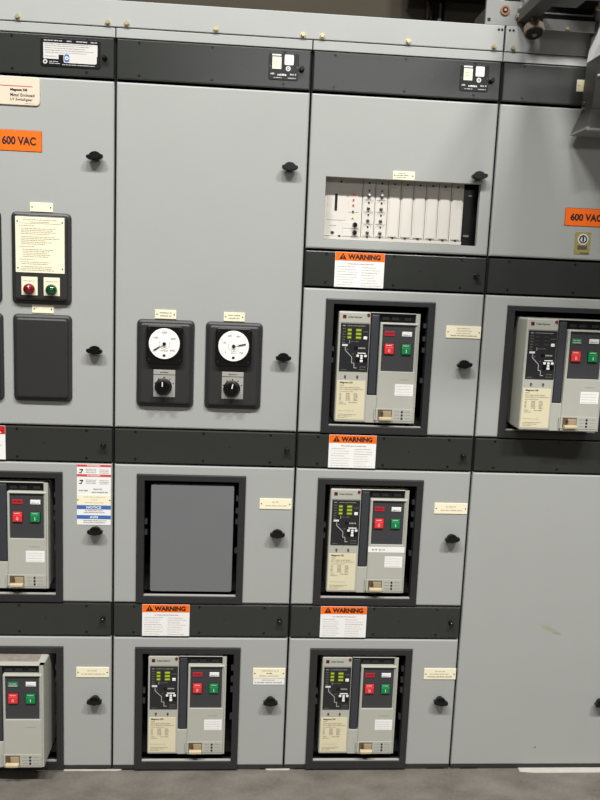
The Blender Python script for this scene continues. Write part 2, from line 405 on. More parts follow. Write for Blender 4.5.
# ------------------------------------------------------------------ a switchgear section: Empty + parts, local x 0..W
Z_R = [.017, .574, 1.137]          # bottoms of the door rows
P4, P3, P2, P1 = (.467, .573), (1.028, 1.133), (1.5855, 1.690), (2.146, 2.254)
def section(i, label, shelves):
    root = thing('switchgear_section', label, 'switchgear cabinet', ((i - 1) * W, 0, 0), 'switchgear sections standing in a row')
    b = MB(); D = .9
    b.box(.0012, .0052, .012, D, .0, 2.284, 'interior'); b.box(W - .0052, W - .0012, .012, D, .0, 2.284, 'interior')
    b.box(.0052, W - .0052, D - .004, D, .0, 2.284, 'interior'); b.box(.0052, W - .0052, .012, D - .004, 2.276, 2.284, 'cap_grey')
    b.box(.0052, W - .0052, .02, D - .004, .002, .010, 'interior')
    for z in (.463, 1.0245, 1.582, 2.138): b.box(.0052, W - .0052, .0185, .06, z - .002, z + .002, 'interior')
    for z in (.463, 1.0245, 1.582): b.box(.0052, W - .0052, .06, D - .004, z - .002 + .05, z + .05, 'interior')
    b.build('cabinet_frame', root, 'dark steel frame')
    b = MB(); b.plate(.003, W - .003, .0, .0155, .018, .003, 'base_black', .001)
    for x in (.035, .48): b.box(x, x + .06, .0022, .004, .0, .005, 'black')
    b.build('base_rail', root, 'black base rail')
    b = MB(); b.plate(.0015, W - .0015, 2.257, 2.283, .011, .0, 'cap_grey', .0015); b.build('header_strip', root, 'light grey header strip')
    for z in shelves:
        b = MB(); b.box(.075, .40, .03, .36, z - .012, z, 'interior'); b.build('breaker_tray', root, 'dark tray')
    return root
ROW4 = [(0, 0, 0)]
S = {}
BZ = [.010, .5765, 1.137]          # bezel bottoms per row
BRZ = [.059, .6195, 1.173]         # breaker bottoms per row
S[0] = section(0, 'leftmost grey switchgear section, with red and green indicator lights and a blue-striped notice sticker', [BRZ[0], BRZ[1]])
S[1] = section(1, 'grey switchgear section with two round white dial meters and a blanked breaker opening', [BRZ[0], BRZ[1]])
S[2] = section(2, 'grey switchgear section with the control rack window above three stacked breakers', BRZ)
S[3] = section(3, 'rightmost grey switchgear section, with a large blank lower door and an orange voltage sign', [BRZ[2]])
NPX = (.448, .551)
# ---- section 0
s = S[0]
p = cover_panel(s, *P1, extra=False); rating_plate(p, 2.2065, False); lock(p, .526, 2.205, YP)
d = door(s, 1.1375, 2.1385)
knob(d, .500, 1.930, .08); knob(d, .500, 1.367, -.05)
# cream maker's plate with red line
b = MB(); x0, x1, z0, z1 = .06, .348, 2.059, 2.136
b.plate(x0, x1, z0, z1, .0003, -.004, 'plate_beige', .0012, r=.011)
b.box(x0 + .02, x1 - .02, -.0046, -.004, z0 + .0505, z0 + .0522, 'red_print')
b.text('Magnum DS', .2665, z0 + .0405, .0085, -.0045, 'ink', w=.047, bold=.06, align='l')
b.text('Metal Enclosed', .2665, z0 + .0275, .0085, -.0045, 'ink', w=.067, bold=.01, align='l')
b.text('LV Switchgear', .2665, z0 + .0145, .0095, -.0045, 'ink', w=.062, bold=.01, align='l')
b.words(.308, .334, z0 + .005, .0014, -.0045, 'ink_soft', random.Random(2))
b.build('maker_plate', d, 'cream plate with red line')
vac_sign(d, .2255, .351, 1.934, 1.990)
nameplate(d, .317, .382, 1.766, 1.792, [], 1); nameplate(d, .320, .3825, 1.474, 1.498, [], 2)
def case(parent, x0, z0, w=.171, h=.264):
    b = MB(); b.plate(x0, x0 + w, z0, z0 + h, .0, -.010, 'meter_case', .008, r=.014)
    b.plate(x0 + .010, x0 + w - .010, z0 + .012, z0 + h - .010, -.009, -.020, 'meter_case', .006, r=.010)
    return b.build('meter_case', parent, 'dark grey instrument case')
YC = -.020
pc = case(s, .264, 1.500)
b = MB(); r = random.Random(11); x0, x1, z0, z1 = .280, .419, 1.591, 1.7495; y = YC - .0015
b.plate(x0, x1, z0, z1, YC + .0002, y, 'cream', .0006); yt = y - .0004
for sx in (x0 + .006, x1 - .006):
    for sz in (z0 + .013, z1 - .013): b.cyl((sx, y, sz), (sx, y - .0012, sz), .0026, .002, 'ink_soft', 10)
b.words(x0 + .022, x1 - .022, z1 - .008, .0026, yt, 'ink_soft', r, 1); b.words(x0 + .042, x1 - .042, z1 - .0145, .0026, yt, 'ink_soft', r, 1)
b.box(x0 + .01, x1 - .01, yt, yt + .0003, z1 - .0185, z1 - .0178, 'ink_soft')
zz = z1 - .025; k = 0
for blk, ind in ((1, .010), (4, .016), (5, .016), (1, .012), (5, .020), (1, .010), (2, .016), (4, .016)):
    for _ in range(blk):
        if zz < z0 + .005: break
        b.words(x0 + ind, x0 + ind + (x1 - x0 - ind - .012) * r.uniform(.55, 1) if blk > 1 else x0 + .055, zz, .0024, yt, 'ink_soft', r, 1); zz -= .0051
    zz -= .0028
b.build('instruction_plate', pc, 'cream instruction plate')
for xx, ln, nm in ((.2955, 'lens_red', 'red'), (.359, 'lens_green', 'green')):
    b = MB(); b.plate(xx, xx + .046, 1.526, 1.579, YC + .0002, YC - .0012, 'cream', .0004); b.words(xx + .006, xx + .04, 1.567, .0026, YC - .0016, 'ink_soft', r, 1)
    b.build('lamp_plate', pc, 'cream lamp plate')
    b = MB(); cx = xx + .0225
    b.cyl((cx, YC - .001, 1.5435), (cx, YC - .020, 1.5435), .016, .005, ln, 28, [(0, .0165), (.3, .0165), (.55, .0152), (.75, .0122), (.9, .0075), (1, .002)])
    b.build('indicator_lamp', pc, 'domed ' + nm + ' indicator lamp', smooth=True)
case(s, .265, 1.211, .171, .259)
case(s, .064, 1.500); case(s, .066, 1.211, .171, .259)
p = cover_panel(s, *P3); lock(p, .526, 1.077, YP); warning(p, .084, .2415, 1.029, 1.1325, YP, 21, True)
d = door(s, .5765, 1.0225, holez(BZ[1])); bezel(d, BZ[1], up=.004); knob(d, .503, .805)
# stack of notice stickers
b = MB(); r = random.Random(9); x0, x1, z0, z1 = .449, .5535, .828, 1.0195
b.plate(x0, x1 - .002, z0, z1, .0002, -.001, 'white', .0003); x1 -= .002; yt = -.0017
b.box(x0, x1, -.0014, -.0009, 1.012, z1 - .0005, 'red_print'); b.box(x0, x1, -.0014, -.0009, .981, .9885, 'red_print')
b.text('DANGER', (x0 + x1) / 2, 1.0155, .0045, yt, 'white', w=.04, bold=.03); b.text('DANGER', (x0 + x1) / 2, .9847, .0045, yt, 'white', w=.04, bold=.03)
b.box(x0, x1, -.0016, -.0009, .891, .9235, 'cream')
for sx in (x0 + .003, x1 - .003): b.cyl((sx, -.001, .9075), (sx, -.0025, .9075), .0022, .0018, 'ink', 8)
for zc, tx in ((.884, 'NOTICE'), (.853, 'AVIS')):
    b.box(x0, x1, -.0014, -.0009, zc - .006, zc + .006, 'blue_print'); b.text(tx, (x0 + x1) / 2, zc, .0075, yt, 'white', w=.045 if tx == 'NOTICE' else .026, bold=.03)
for zc in (.9985, .9645):
    b.line((x0 + .008, zc + .004), (x0 + .018, zc + .005), .003, yt, 'ink'); b.line((x0 + .018, zc + .005), (x0 + .012, zc - .006), .003, yt, 'ink'); b.line((x0 + .006, zc - .005), (x0 + .014, zc - .006), .002, yt, 'ink')
    for i in range(3):
        b.words(x0 + .027, x0 + .06, zc + .006 - i * .005, .0022, yt, 'ink_soft', r); b.words(x0 + .068, x0 + .098, zc + .005 - i * .005, .0022, yt, 'ink_soft', r)
b.words(x0 + .006, x0 + .034, .937, .0045, yt, 'ink_soft', r, 1); b.words(x0 + .05, x0 + .08, .942, .004, yt, 'ink_soft', r, 1); b.words(x0 + .045, x0 + .094, .932, .004, yt, 'ink_soft', r, 1)
for zc, a, e in ((.917, .02, .085), (.908, .042, .062), (.899, .025, .08), (.874, .025, .08), (.868, .022, .085), (.842, .02, .09), (.836, .02, .085)):
    b.words(x0 + a, x0 + e, zc, .0028, yt - .0002, 'ink_faint' if zc > .89 else 'ink_soft', r, 1)
b.build('notice_sticker', d, 'white notice sticker with red and blue bars')
p = cover_panel(s, *P4); lock(p, .526, .514, YP)
d = door(s, .0165, .4605, holez(BZ[0])); bezel(d, BZ[0], dn=.004, up=.005); knob(d, .502, .239)
nameplate(d, NPX[0] - .002, NPX[1] - .002, .325, .359, [(.3, .65, 'ink_faint'), (.05, 1, 'ink_faint')], 4)
# ---- section 1
s = S[1]
p = cover_panel(s, *P1); rating_plate(p, 2.205); lock(p, .530, 2.204, YP)
d = door(s, 1.1375, 2.1385); knob(d, .506, 1.928); knob(d, .508, 1.365)
nameplate(d, .120, .183, 1.4705, 1.497, [(.05, .95, 'ink_soft'), (.1, .95, 'ink_soft')], 6); nameplate(d, .324, .387, 1.4705, 1.497, [(.05, .95, 'ink_soft'), (.1, .9, 'ink_soft')], 7)
def meter(x0, texts, needle, foot, kn):
    pc = case(s, x0, 1.204); cx = x0 + .0850; cz = 1.3990
    b = MB(); b.plate(cx - .054, cx + .054, cz - .059, cz + .053, YC + .0005, YC - .016, 'black', .003, r=.011)
    b.build('gauge_housing', pc, 'square black gauge housing')
    for dx in (-.045, .045):
        for dz in (-.048, .043):
            bb = MB(); bb.cyl((cx + dx, YC - .0155, cz + dz), (cx + dx, YC - .018, cz + dz), .003, .0024, 'black_matte', 10); bb.build('screw', pc)
    y = YC - .016
    b = MB(); b.cyl((cx, y + .001, cz), (cx, y - .005, cz), .048, .046, 'dial_white', 48, [(0, .0455), (.8, .0455), (1, .0445)])
    y -= .0054
    for dz, tx, th in texts:
        b.text(tx, cx + .0335 * math.cos(math.radians(th)) * .86, cz + .0335 * math.sin(math.radians(th)), .0055, y, 'ink_soft', bold=.01)
    for k in range(25):
        a = math.radians(215 - k * 250 / 24); L = .0024 if k % 6 else .004
        b.line((cx + .0415 * math.cos(a), cz + .0415 * math.sin(a)), (cx + (.0415 - L) * math.cos(a), cz + (.0415 - L) * math.sin(a)), .0006, y, 'ink_soft')
    b.ringdisc(cx, cz, .0148, .0158, y + .0003, y, 'rack_line', 28, 150, 390)
    b.box(cx - .004, cx + .004, y - .0001, y + .0003, cz - .038, cz - .031, 'ink')
    b.text(foot, cx, cz - .0205, .0042, y, 'ink_soft')
    b.build('gauge_dial', pc, 'round white gauge dial', smooth=False)
    b = MB(); a = math.radians(needle)
    b.line((cx + .016 * math.cos(a), cz + .016 * math.sin(a)), (cx + .037 * math.cos(a), cz + .037 * math.sin(a)), .003, y - .0022, 'ink', .001)
    b.line((cx, cz), (cx + .017 * math.cos(a), cz + .017 * math.sin(a)), .0010, y - .0022, 'rack_line', .001)
    b.cyl((cx, y + .0003, cz), (cx, y - .006, cz), .0055, .004, 'black', 18)
    b.build('gauge_needle', pc, 'black gauge needle', smooth=False)
    px0 = cx - .0325
    b = MB(); b.plate(px0, px0 + .0645, 1.2375, 1.3195, YC + .0005, YC - .002, 'alu_plate', .0006)
    b.box(px0, px0 + .0645, YC - .0024, YC - .0019, 1.3045, 1.306, 'ink')
    r = random.Random(int(x0 * 100)); b.words(px0 + .02, px0 + .048, 1.312, .004, YC - .0025, 'ink', r, 1)
    for ang in (20, 55, 90, 125, 160):
        a = math.radians(ang); b.box(px0 + .032 + .029 * math.cos(a) - .002, px0 + .032 + .029 * math.cos(a) + .002, YC - .0024, YC - .0019, 1.270 + .027 * math.sin(a) - .0014, 1.270 + .027 * math.sin(a) + .0014, 'ink')
    b.build('selector_plate', pc, 'silver selector switch plate')
    b = MB(); kx, kz = px0 + .030, 1.2695
    b.cyl((kx, YC - .001, kz), (kx, YC - .030, kz), .024, .019, 'black', 28, [(0, .0255), (.25, .0255), (.3, .0225), (.9, .0205), (1, .0185)])
    a = math.radians(kn); ux, uz = math.cos(a), math.sin(a)
    q = [(kx + ux * t + -uz * w_, kz + uz * t + ux * w_) for t, w_ in ((-.018, -.006), (.018, -.005), (.0215, 0), (.018, .005), (-.018, .006))]
    b.prism(q, YC - .029, YC - .037, 'black')
    b.line((kx + ux * .004, kz + uz * .004), (kx + ux * .018, kz + uz * .018), .0028, YC - .0376, 'white', .0006)
    b.build('selector_knob', pc, 'black rotary selector knob', smooth=True)
meter(.0675, [(0, '0', 213), (0, '1000', 148), (0, '2000', 90), (0, '3000', 28), (0, '4000', -34)], 212, 'AMPERES', 90)
meter(.2715, [(0, '0', 214), (0, '150', 163), (0, '300', 115), (0, '450', 62), (0, '750', -36)], 12, 'VOLTS', 78)
p = cover_panel(s, *P3); lock(p, .530, 1.076, YP)
d = door(s, .5765, 1.0225, holez(BZ[1])); bezel(d, BZ[1], up=.004); knob(d, .510, .806)
nameplate(d, .4505, .5505, .890, .924, [(.35, .65, 'ink_faint'), (.08, .95, 'ink_faint')], 8)
b = MB(); b.plate(.1145, .3705, .613, .960, .022, .004, 'blank_plate', .002, r=.006); b.box(.14, .35, .022, .10, .63, .94, 'interior')
b.build('blanking_plate', d, 'plain mid-grey blanking plate')
p = cover_panel(s, *P4); lock(p, .5275, .513, YP); warning(p, .088, .2445, .4675, .5725, YP, 22)
d = door(s, .0165, .4605, holez(BZ[0])); bezel(d, BZ[0], dn=.004, up=.005); knob(d, .508, .237)
nameplate(d, .448, .552, .302, .359, [(.2, .9, 'ink_faint'), (.4, .62, 'ink'), (.1, .9, 'ink_faint')], 9, True, 'cream nameplate with a white paper strip')
# ---- section 2
s = S[2]
p = cover_panel(s, *P1); rating_plate(p, 2.205); lock(p, .533, 2.204, YP)
d = door(s, 1.6965, 2.1385, (.0545, .5195, 1.724, 1.906)); knob(d, .515, 1.930, .1)
nameplate(d, .2525, .3185, 1.907, 1.9315, [(.1, .6, 'ink_soft'), (.0, .95, 'ink'), (.0, .7, 'ink_soft')], 12)
p = cover_panel(s, *P2); lock(p, .530, 1.635, YP); warning(p, .088, .2455, 1.586, 1.6895, YP, 23)
d = door(s, 1.1375, 1.5795, holez(BZ[2])); bezel(d, BZ[2]); knob(d, .511, 1.362, .1)
nameplate(d, .4445, .553, 1.4445, 1.482, [(.25, .75, 'ink_faint'), (.25, .8, 'ink_faint'), (.25, .75, 'ink_faint'), (.03, 1, 'ink_soft')], 13)
p = cover_panel(s, *P3); lock(p, .530, 1.072, YP); warning(p, .0955, .2515, 1.0285, 1.1325, YP, 24)
d = door(s, .5765, 1.0225, holez(BZ[1])); bezel(d, BZ[1], up=.004); knob(d, .512, .800, .1)
nameplate(d, .4455, .552, .886, .921, [(.3, .7, 'ink_faint'), (.1, .95, 'ink_faint')], 14)
p = cover_panel(s, *P4); lock(p, .530, .512, YP); warning(p, .0945, .2515, .4675, .5725, YP, 25)
d = door(s, .0165, .4605, holez(BZ[0])); bezel(d, BZ[0], dn=.004, up=.005); knob(d, .513, .239, -.12)
nameplate(d, .449, .555, .323, .361, [(.3, .7, 'ink_faint'), (.1, .9, 'ink_faint'), (.0, 1, 'ink_soft')], 15)
# ---- section 3
s = S[3]
p = cover_panel(s, *P1); lock(p, .533, 2.204, YP)
b = MB(); b.plate(.226, .2535, 2.185, 2.2185, YP + .0003, YP - .002, 'cream_label', .0005); b.cyl((.232, YP - .001, 2.202), (.232, YP - .003, 2.202), .002, .0016, 'bronze', 8); b.build('small_tag', p, 'small cream tag')
d = door(s, 1.6965, 2.1385); knob(d, .515, 1.930)
vac_sign(d, .228, .3585, 1.798, 1.849)
b = MB(); b.plate(.264, .313, 1.713, 1.780, .0002, -.001, 'gold_label', .0003)
b.ringdisc(.2895, 1.7585, .0001, .0165, -.0008, -.0016, 'ink_white', 24); b.ringdisc(.2895, 1.7585, .0085, .0125, -.001, -.002, 'ink', 24)
b.box(.287, .292, -.0022, -.001, 1.752, 1.766, 'ink'); b.box(.274, .304, -.0015, -.0008, 1.728, 1.740, 'tan_dark'); b.box(.284, .31, -.0015, -.0008, 1.715, 1.719, 'tan_dark')
b.build('approval_label', d, 'gold approval label with a round mark')
cover_panel(s, *P2); 
d = door(s, 1.1375, 1.5795, holez(BZ[2])); bezel(d, BZ[2]); knob(d, .511, 1.362)
p = cover_panel(s, *P3)
d = door(s, .0165, 1.0225, None, 'paint_grey_scuffed'); knob(d, .505, .233)
# ------------------------------------------------------------------ cap rail with brass bolts
def cap(x0, x1, bolts, label):
    root = thing('cap_rail', label, 'metal rail', ((x0 + x1) / 2, .3, 2.2845)); ox, oz = (x0 + x1) / 2, 2.2845
    def T(b): b.v = [(x - ox, y - .3, z - oz) for x, y, z in b.v]; return b
    b = MB(); b.plate(x0, x1, 2.2850, 2.356, .012, -.002, 'cap_grey', .002); b.box(x0, x1, .0121, .9, 2.3525, 2.356, 'cap_grey')
    b.box(x0, x1, .896, .9, 2.2846, 2.3524, 'cap_grey')
    for hx in ((1.098, 1.1075) if x0 < 0 else (1.1305, 1.1415)):
        b.cyl((hx, -.0015, 2.3445 - .001), (hx, -.0028, 2.3435), .0035, .0035, 'black_matte', 10)
    T(b).build('rail_plate', root)
    for k, bx in enumerate(bolts):
        b = MB(); z = 2.2955
        b.cyl((bx, -.0015, z), (bx, -.0042, z), .0072, .0072, 'brass', 18); b.cyl((bx, -.004, z), (bx, -.010, z), .0062, .0056, 'brass', 6)
        T(b).build('bolt', root, 'brass hex bolt')
    return root
cap(-W + .0, 2 * W - .003, [-.53, -.27, -.022, .031, .281, .529, .584, .834, 1.087], 'long light grey cap rail with brass bolts along the top of the three left sections')
cap(2 * W + .003, 3 * W + .0, [1.143, 1.4, 1.64], 'short light grey cap rail above the rightmost section, under the lifting carriage')
# ------------------------------------------------------------------ control rack behind the window
rk = thing('control_rack', 'white modular control rack with blank slot cards seen through the window at upper centre-right', 'control rack', (W + .29, .08, 1.7265))
def RT(b): b.v = [(x - .29, y - .08, z - 1.7265) for x, y, z in b.v]; return b
yr = .041
b = MB(); b.box(.020, .53, .075, .16, 1.7265, 1.93, 'interior'); b.box(.483, .53, .05, .075, 1.7265, 1.93, 'black'); b.box(.497, .508, .045, .05, 1.873, 1.877, 'steel'); b.box(.489, .506, .044, .05, 1.752, 1.758, 'steel')
RT(b).build('rack_chassis', rk, 'black rack chassis')
b = MB(); b.box(.020, .482, yr - .004, yr + .03, 1.7268, 1.7368, 'rack_white')
RT(b).build('terminal_strip', rk, 'white strip under the cards')
def card(x0, x1, kind):
    b = MB(); b.plate(x0 + .0008, x1 - .0008, 1.738, 1.925, .075, yr, 'rack_white', .0008)
    if kind == 'blank':
        b.plate(x0 + .005, x1 - .005, 1.742, 1.888, yr + .001, yr - .003, 'rack_white', .0008)
    b.cyl(((x0 + x1) / 2, yr, 1.898), ((x0 + x1) / 2, yr - .002, 1.898), .003, .0025, 'black_matte', 10)
    b.box((x0 + x1) / 2 - .003, (x0 + x1) / 2 + .003, yr - .006, yr, 1.7368, 1.7405, 'black_matte')
    if kind == 'io':
        for k in range(4): b.plate(x0 + .004, x1 - .004, 1.7415 + k * .0357, 1.7745 + k * .0357, yr + .001, yr - .0012, 'rack_white', .0004)
    if kind == 'cpu':
        b.plate(x0 + .026, x0 + .083, 1.785, 1.866, yr + .001, yr - .001, 'rack_white', .0004)
        b.box(x0 + .048, x0 + .056, yr - .0016, yr, 1.812, 1.862, 'black_matte'); b.plate(x0 + .090, x1 - .010, 1.81, 1.87, yr + .001, yr - .001, 'rack_white', .0004)
        b.words(x0 + .036, x0 + .056, 1.768, .003, yr - .0004, 'ink_soft', random.Random(1), 1)
        b.box(x0 + .040, x0 + .049, yr - .003, yr, 1.745, 1.751, 'ink')
        for k in range(2): b.plate(x0 + .075, x1 - .006, 1.739 + k * .0225, 1.758 + k * .0225, yr + .001, yr - .001, 'rack_white', .0004)
    o = RT(b).build('module_card', rk, {'blank': 'blank white slot card', 'io': 'white card with toggle switches', 'cpu': 'wide white processor card'}[kind])
    def sub(nm, f, lab):
        bb = MB(); f(bb); RT(bb).build(nm, o, lab, smooth=True)
    if kind == 'io':
        cx = (x0 + x1) / 2
        for k in range(4):
            z = 1.7515 + k * .0357
            sub('toggle_switch', lambda bb: (bb.cyl((cx, yr - .001, z), (cx, yr - .006, z), .0055, .0045, 'toggle_metal', 12), bb.cyl((cx, yr - .006, z), (cx - .001, yr - .016, z + .004), .0028, .0034, 'toggle_metal', 10)), 'small metal toggle switch')
            sub('status_light', lambda bb: bb.cyl((cx + .0005, yr - .001, z + .0172), (cx + .0005, yr - .0035, z + .0172), .0030, .0024, 'black_matte', 10), 'small dark status light')
    if kind == 'cpu':
        lx = x0 + .1045
        for z, mm, nm in ((1.8625, 'led_red', 'red'), (1.8465, 'led_red', 'red'), (1.8305, 'led_red', 'red'), (1.812, 'black_matte', 'dark'), (1.795, 'led_yellow', 'yellow')):
            sub('status_light', lambda bb: bb.cyl((lx, yr - .0005, z), (lx, yr - .004, z), .0032, .0024, mm, 12), nm + ' status light')
        for z in (1.7735, 1.7500):
            sub('rotary_knob', lambda bb: (bb.cyl((lx + .008, yr - .001, z), (lx + .008, yr - .012, z), .0075, .006, 'black', 16), bb.box(lx + .004, lx + .012, yr - .016, yr - .012, z - .002, z + .002, 'black')), 'black rotary knob')
card(.040, .1717, 'cpu')
for k in range(8): card(.1717 + k * .0388, .1717 + (k + 1) * .0388, 'io' if k < 2 else 'blank')
# shelf that carries the rack
b = MB(); b.box(.0055, W - .0055, .03, .2, 1.7165, 1.7262, 'interior'); b.build('rack_shelf', S[2], 'dark shelf')
# ------------------------------------------------------------------ circuit breakers
BW, BH = .252, .345
def breaker(sec, row, label, out=0.0, opened=False, strip=False, sticker=True, dz=0.0):
    root = thing('circuit_breaker', label, 'circuit breaker', ((sec - 1) * W + .2377, .009 - out, BRZ[row] + .0006 + dz), 'draw-out circuit breakers')
    def B(b, nm, par, lab=None, sm=False):
        b.v = [((x - BW / 2) * .99, y, z * .985) for x, y, z in b.v]; return b.build(nm, par, lab, smooth=sm)
    G = 'breaker_grey'; Y0 = -.012
    b = MB(); b.plate(0, BW, 0, BH, .25, .004, G, .002, r=.006); B(b, 'housing', root, 'beige-grey breaker housing')
    b = MB(); b.box(.022, BW - .022, .012, .2, BH - .0002, BH + .0004, 'top_deck'); B(b, 'top_deck', root, 'brownish top deck')
    # front cover: left column, right frame, top lip and lower centre
    b = MB()
    b.plate(.0, .0985, .0, BH, .0055, Y0, G, .004, r=.005)
    b.plate(.1285, .2475, .0, .3155, .0055, Y0 - .004, G, .0035, r=.004, hole=(.1362, .2425, .164, .3095), hc=.001)
    b.plate(.097, .130, .0, .0865, .0055, Y0, G, .001)
    b.plate(.0985, BW, .3425, BH, .0055, Y0, G, .0015); b.plate(.2385, BW, .0, BH, .0055, Y0, G, .0015)
    fc = B(b, 'front_cover', root, 'beige-grey moulded front cover')
    b = MB(); b.box(.1265, .2385, -.002, .005, .3155, .3425, 'black'); 
    for x in (.135, .165, .205): b.box(x, x + .022, -.005, -.001, .322, .331, 'screen')
    B(b, 'top_recess', root, 'black recess above the control panel')
    b = MB(); b.plate(.0985, .1285, .0865, .3425, .0045, -.0008, 'black', .0005); b.plate(.101, .1255, .0885, .338, .0, -.010, 'handle_blue', .003)
    B(b, 'charging_handle', root, 'dark blue-grey charging handle')
    # brand mark and red lamp on the left column
    b = MB(); b.box(.0115, .0225, Y0 - .0005, Y0, .3235, .3345, 'logo_red'); b.ringdisc(.017, .329, .0015, .0042, Y0, Y0 - .0008, 'ink', 12)
    b.text('Cutler-Hammer', .0275, .3290, .0062, Y0 - .0005, 'ink', w=.043, bold=.01, align='l'); b.box(.004, .095, Y0 - .0004, Y0, .3105, .3118, 'ink_soft')
    B(b, 'maker_mark', fc, 'small dark red maker mark')
    b = MB(); b.cyl((.0905, Y0 + .0005, .3365), (.0905, Y0 - .003, .3365), .0052, .004, 'logo_red', 14); B(b, 'release_button', fc, 'small dark red round button', True)
    # trip unit
    ys = Y0 - .002; yt = ys - .0005; r = random.Random(7)
    b = MB(); b.plate(.0065, .0955, .1605, .3090, Y0 + .0005, ys, 'screen', .0008)
    b.words(.013, .022, .3015, .0035, yt, 'ink_mid', r, 1); b.words(.027, .082, .3015, .0022, yt, 'ink_mid', r, 1)
    for k in range(6): b.words(.013, .024, .292 - k * .0085, .0035, yt, 'ink_soft', r, 1)
    b.words(.034, .066, .2535, .0028, yt, 'ink_soft', r, 1); b.box(.0345, .0355, yt, ys, .2475, .257, 'ink_white')
    b.box(.013, .030, yt, ys, .2385, .2445, 'ink_white'); b.words(.064, .088, .2335, .006, yt, 'ink_mid', r, 1); b.box(.05, .06, yt, ys, .2275, .2385, 'black')
    pts = [(.0235, .236), (.0235, .2255), (.0445, .205), (.0445, .1865), (.0525, .1865), (.0525, .1715), (.061, .1715)]
    for p_, q_ in zip(pts, pts[1:]): b.line(p_, q_, .0019, yt, 'ink_mid')
    b.words(.027, .034, .2285, .003, yt, 'ink_soft', r, 1); b.words(.045, .052, .215, .003, yt, 'ink_soft', r, 1); b.words(.012, .03, .165, .003, yt, 'ink_soft', r, 1); b.words(.07, .09, .175, .003, yt, 'ink_soft', r, 1); b.words(.07, .09, .167, .003, yt, 'ink_soft', r, 1)
    b.words(.076, .092, .284, .003, yt, 'ink_soft', r, 1)
    b.plate(.0575, .0915, .189, .221, ys + .0003, ys - .0008, 'black', .0004, r=.003)
    tu = B(b, 'trip_unit', root, 'black trip unit panel with white legends')
    for k in range(3):
        for x0, x1 in ((.0285, .0395), (.0545, .070)):
            b = MB(); z = .2885 - k * .0115
            b.plate(x0, x1, z - .0026, z + .0026, ys + .0003, ys - .0012, 'display_off' if opened else 'led_lime', .0003)
            if not opened: b.plate(x0 - .0012, x1 + .0012, z - .0057, z + .0057, ys + .0003, ys - .0006, 'lcd_dim', 0)
            B(b, 'display_digit', tu, 'unlit display digit' if opened else 'lit lime green display digit')
    for x, z, w, h in ((.0625, .2095, .008, .007), (.0745, .2095, .008, .0055), (.0865, .2095, .008, .007), (.0745, .202, .0075, .006), (.0745, .1935, .009, .007), (.0745, .2175, .026, .003), (.0835, .2655, .011, .009)):
        b = MB(); b.plate(x - w / 2, x + w / 2, z - h / 2, z + h / 2, ys, ys - .0022, 'white', .0006); B(b, 'key', tu, 'white key')
    # rating label and two cover screws
    b = MB(); b.plate(.0035, .0915, .008, .131, Y0 + .0003, Y0 - .0008, 'cream_label', .0003); yl = Y0 - .0013; r = random.Random(17)
    b.text('Magnum DS', .0115, .1245, .0068, yl, 'ink', w=.040, bold=.03, align='l'); b.words(.0115, .026, .1165, .003, yl, 'ink_soft', r, 1)
    b.words(.0115, .075, .1095, .0028, yl, 'ink_soft', r, 1); b.words(.0115, .087, .1035, .0026, yl, 'ink_soft', r, 1); b.words(.0115, .055, .0965, .0022, yl, 'ink_soft', r, 1)
    for k in range(6):
        b.words(.0115, .018, .0905 - k * .0042, .0022, yl, 'ink_soft', r, 1); b.words(.033, .046, .0905 - k * .0042, .0028, yl, 'ink_soft', r, 1); b.words(.057, .070, .0905 - k * .0042, .0028, yl, 'ink_soft', r, 1)
    b.words(.0115, .027, .0625, .0026, yl, 'ink_soft', r, 1); b.words(.042, .068, .0625, .003, yl, 'ink_soft', r, 1); b.words(.0115, .035, .057, .0026, yl, 'ink_soft', r, 1)
    b.words(.0095, .06, .036, .0022, yl, 'ink_faint', r, 1)
    for k in range(3): b.words(.0095, .068 - k * .014, .0245 - k * .005, .0022, yl, 'ink_soft', r, 1)
    B(b, 'rating_label', root, 'cream rating label')
    for x in (.027, .065):
        b = MB(); b.cyl((x, Y0 + .0005, .1445), (x, Y0 - .002, .1445), .0038, .003, 'tan_dark', 12); b.prism([(x - .003, .1405), (x + .003, .1405), (x, .136)], Y0, Y0 - .001, 'tan_dark'); B(b, 'cover_screw', fc)
    # control panel
    yf = Y0 - .004; yp = Y0 + .002
    b = MB(); b.plate(.1358, .2429, .1635, .310, yp + .0025, yp, 'breaker_dark', .0005); cp = B(b, 'control_panel', root, 'dark grey control panel')
    b = MB(); b.plate(.1435, .1745, .2735, .2885, yp + .0003, yp - .0018, 'flag_green' if opened else 'flag_red', .0005)
    b.words(.148, .1705, .2825, .004, yp - .0023, 'ink_white' if opened else 'ink', random.Random(4), 1); b.box(.1455, .1725, yp - .0022, yp - .0017, .2745, .2765, 'ink_white' if opened else 'flag_red')
    B(b, 'position_flag', cp, 'green position flag' if opened else 'red position flag')
    b = MB(); b.plate(.1980, .2285, .2745, .2885, yp + .0003, yp - .0018, 'white', .0005); b.words(.201, .2265, .2785, .0035, yp - .0023, 'ink_soft', random.Random(5), 1); B(b, 'spring_flag', cp, 'white spring charge flag')
    for x0, mm, tx, nm in ((.1448, 'button_red', 'O', 'red off button'), (.1982, 'button_green', 'I', 'green on button')):
        b = MB(); b.plate(x0 - .0015, x0 + .0305, .2160, .2510, yp + .0003, yp - .0008, 'black', .0003)
        b.plate(x0, x0 + .029, .2180, .2400, yp, yp - .006, mm, .002); b.plate(x0, x0 + .029, .2400, .2495, yp, yp - .004, mm, .0012)
        b.text(tx, x0 + .0145, .2287, .010, yp - .0064, 'white', w=.0065 if tx == 'O' else .0018); b.words(x0 + .005, x0 + .025, .2450, .003, yp - .0044, 'white', random.Random(6), 1)
        B(b, 'push_button', cp, nm)
